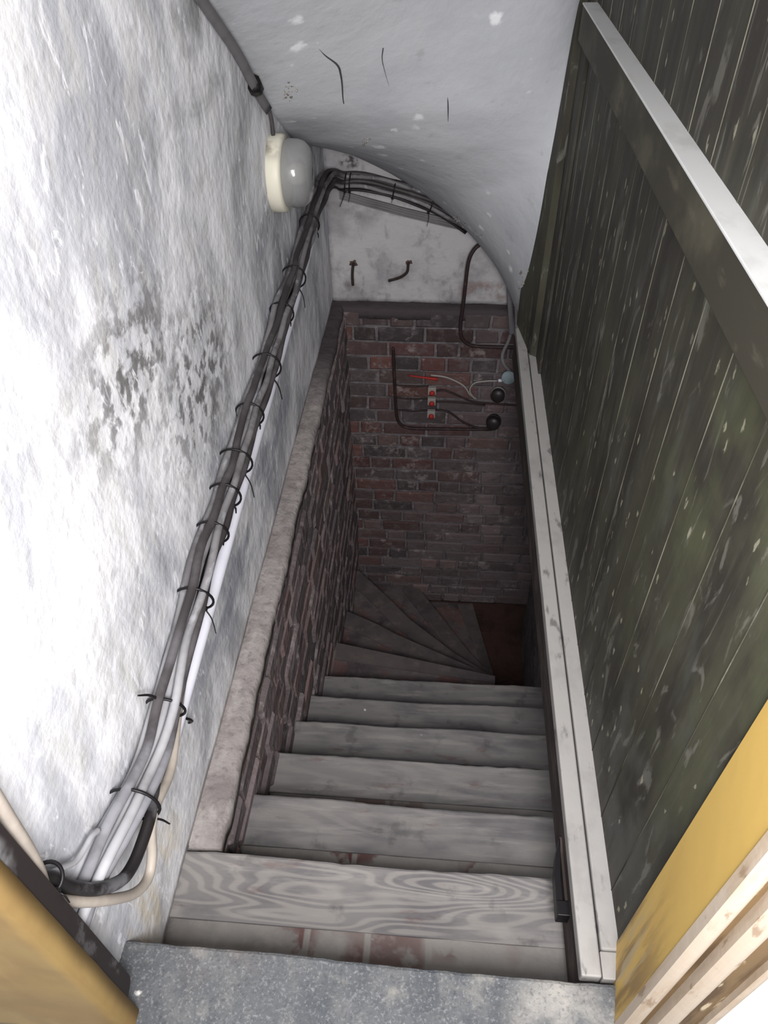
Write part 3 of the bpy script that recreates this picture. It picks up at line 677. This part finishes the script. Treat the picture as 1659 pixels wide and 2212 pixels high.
for (x, z, lab) in ((.277, -.594, 'upper round black cap with a bright rim on the brick wall'), (.270, -.750, 'lower round black cap on the brick wall')):
    T = thing('round_cap', lab, 'cap', 'round black caps on the brick wall')
    ax = (-.15, -1, .25)
    obj('cap_base', lathe(bmesh.new(), [(0, .033), (.018, .035), (.024, .032)], (x, 2.862, z - .008), ax, 28), alu_m if z > -.7 else knob_m, T)
    obj('cap_lid', lathe(bmesh.new(), [(.022, .031), (.050, .031), (.056, .027), (.057, .004)], (x, 2.862, z - .008), ax, 28), knob_m, T)
T = thing('junction_box', 'round blue-grey junction box hanging beside the grey timber', 'junction box')
obj('box_body', lathe(bmesh.new(), [(0, .028), (.02, .031), (.024, .030)], (.312, 2.855, -.505), (-.1, -1, .2), 28), grey_plastic, T)
obj('box_lid', lathe(bmesh.new(), [(.023, .031), (.028, .031), (.031, .027), (.0315, .003)], (.312, 2.855, -.505), (-.1, -1, .2), 28), disc_m, T)
obj('cable_gland', lathe(bmesh.new(), [(0, .007), (.014, .008), (.018, .005)], (.284, 2.838, -.521), (-1, 0, 0), 14), white_plastic, T)
T = thing('grey_conduit', 'grey conduit pipe coming down the right corner above the round junction box', 'conduit')
obj('conduit_pipe', tb([(.256, 2.87, .05), (.262, 2.868, -.018), (.280, 2.86, -.13), (.298, 2.852, -.249), (.303, 2.85, -.29)], .0125, seg=14), grey_plastic, T)
obj('conduit_tail', tb([(.301, 2.85, -.280), (.292, 2.85, -.33), (.275, 2.85, -.386), (.276, 2.85, -.42), (.290, 2.852, -.452), (.318, 2.853, -.485)], .0075, seg=12), grey_plastic, T)
bm = bmesh.new(); P0, P1 = Vector((.279, 2.70, -.02)), Vector((.309, 2.70, -.160)); d_ = (P1 - P0)
tube(bm, [P0, P0.lerp(P1, .5), P1], lambda q: .0095 + .0025 * math.sin(q * 2 * math.pi * 12), seg=14, sub=48)
cg = obj('corrugated_hose', bm, grey_plastic); cg['label'] = 'short corrugated grey hose between the grey conduit and the dark boards'; cg['category'] = 'hose'
# black handle under the grey timber at the right of the first step
bm = bmesh.new(); 
T = thing('black_bracket', 'black iron bracket below the grey timber beside the first step', 'bracket')
prism(bm, [(.268, .622), (.257, .585), (.2515, .55), (.2505, .487), (.262, .484), (.262, .55), (.267, .60)], -.115, -.085); obj('outer_bar', bm, tie_m, T)
obj('foot_block', box(bmesh.new(), .2505, .275, .480, .506, -.118, -.082, bev=.002), tie_m, T)
obj('inner_bar', box(bmesh.new(), .2665, .2715, .49, .62, -.115, -.085), joist_m, T)

# ------------------------------------------------------------------ cracks in the ceiling
dg = bpy.context.evaluated_depsgraph_get(); dg.update()
def crack(rays, r, idx):
    cam_o = Vector((0, 0, 1.338)); pts = []
    for p in rays:
        d = (Vector(p) - cam_o).normalized(); ok, loc, nr, _ = sof.ray_cast(cam_o, d)
        if ok: pts.append(loc)
    if len(pts) > 1: obj('crack', tb(pts, r, seg=5, sub=6, wob=.006, seed=idx), crack_m, sof)
crack([(-.372, 2.3, .884), (-.345, 2.3, .857), (-.314, 2.3, .833), (-.307, 2.3, .805), (-.299, 2.3, .735)], lambda q: .0012 + .0015 * math.sin(q * 3.1), 1)

crack([(-.19, 2.3, .871), (-.194, 2.3, .846), (-.186, 2.3, .816), (-.17, 2.3, .777)], lambda q: .0014 * (1.1 - q), 2)
crack([(-.01, 2.3, .76), (-.006, 2.3, .729), (-.003, 2.3, .693)], lambda q: .0018 * math.sin(.3 + q * 2.6), 3)
crack([(-.312, 2.3, .929), (-.311, 2.3, .903), (-.312, 2.3, .876)], .0006, 4)
def crumbs(rays, k, sp, seed):
    cam_o = Vector((0, 0, 1.338)); rnd = random.Random(seed); bm = bmesh.new()
    for p in rays:
        for _ in range(k):
            d = (Vector(p) + Vector((rnd.gauss(0, sp), 0, rnd.gauss(0, sp))) - cam_o).normalized(); ok, loc, nr, _i = sof.ray_cast(cam_o, d)
            if ok:
                m = Matrix.Translation(loc) @ Matrix.Rotation(rnd.random() * 6, 4, 'Z') @ Matrix.Scale(rnd.uniform(.5, 1.6), 4, X)
                bmesh.ops.create_icosphere(bm, subdivisions=1, radius=rnd.uniform(.0015, .0045), matrix=m)
    obj('plaster_crumbs', bm, crumb_m, sof, kind='stuff')
crumbs([(.03, 2.3, .412), (.048, 2.3, .396), (.105, 2.3, .362), (-.45, 2.3, .775), (-.46, 2.3, .76), (.262, 2.3, .205), (.272, 2.3, .17), (.262, 2.3, .24), (-.24, 2.3, .64)], 12, .008, 3)
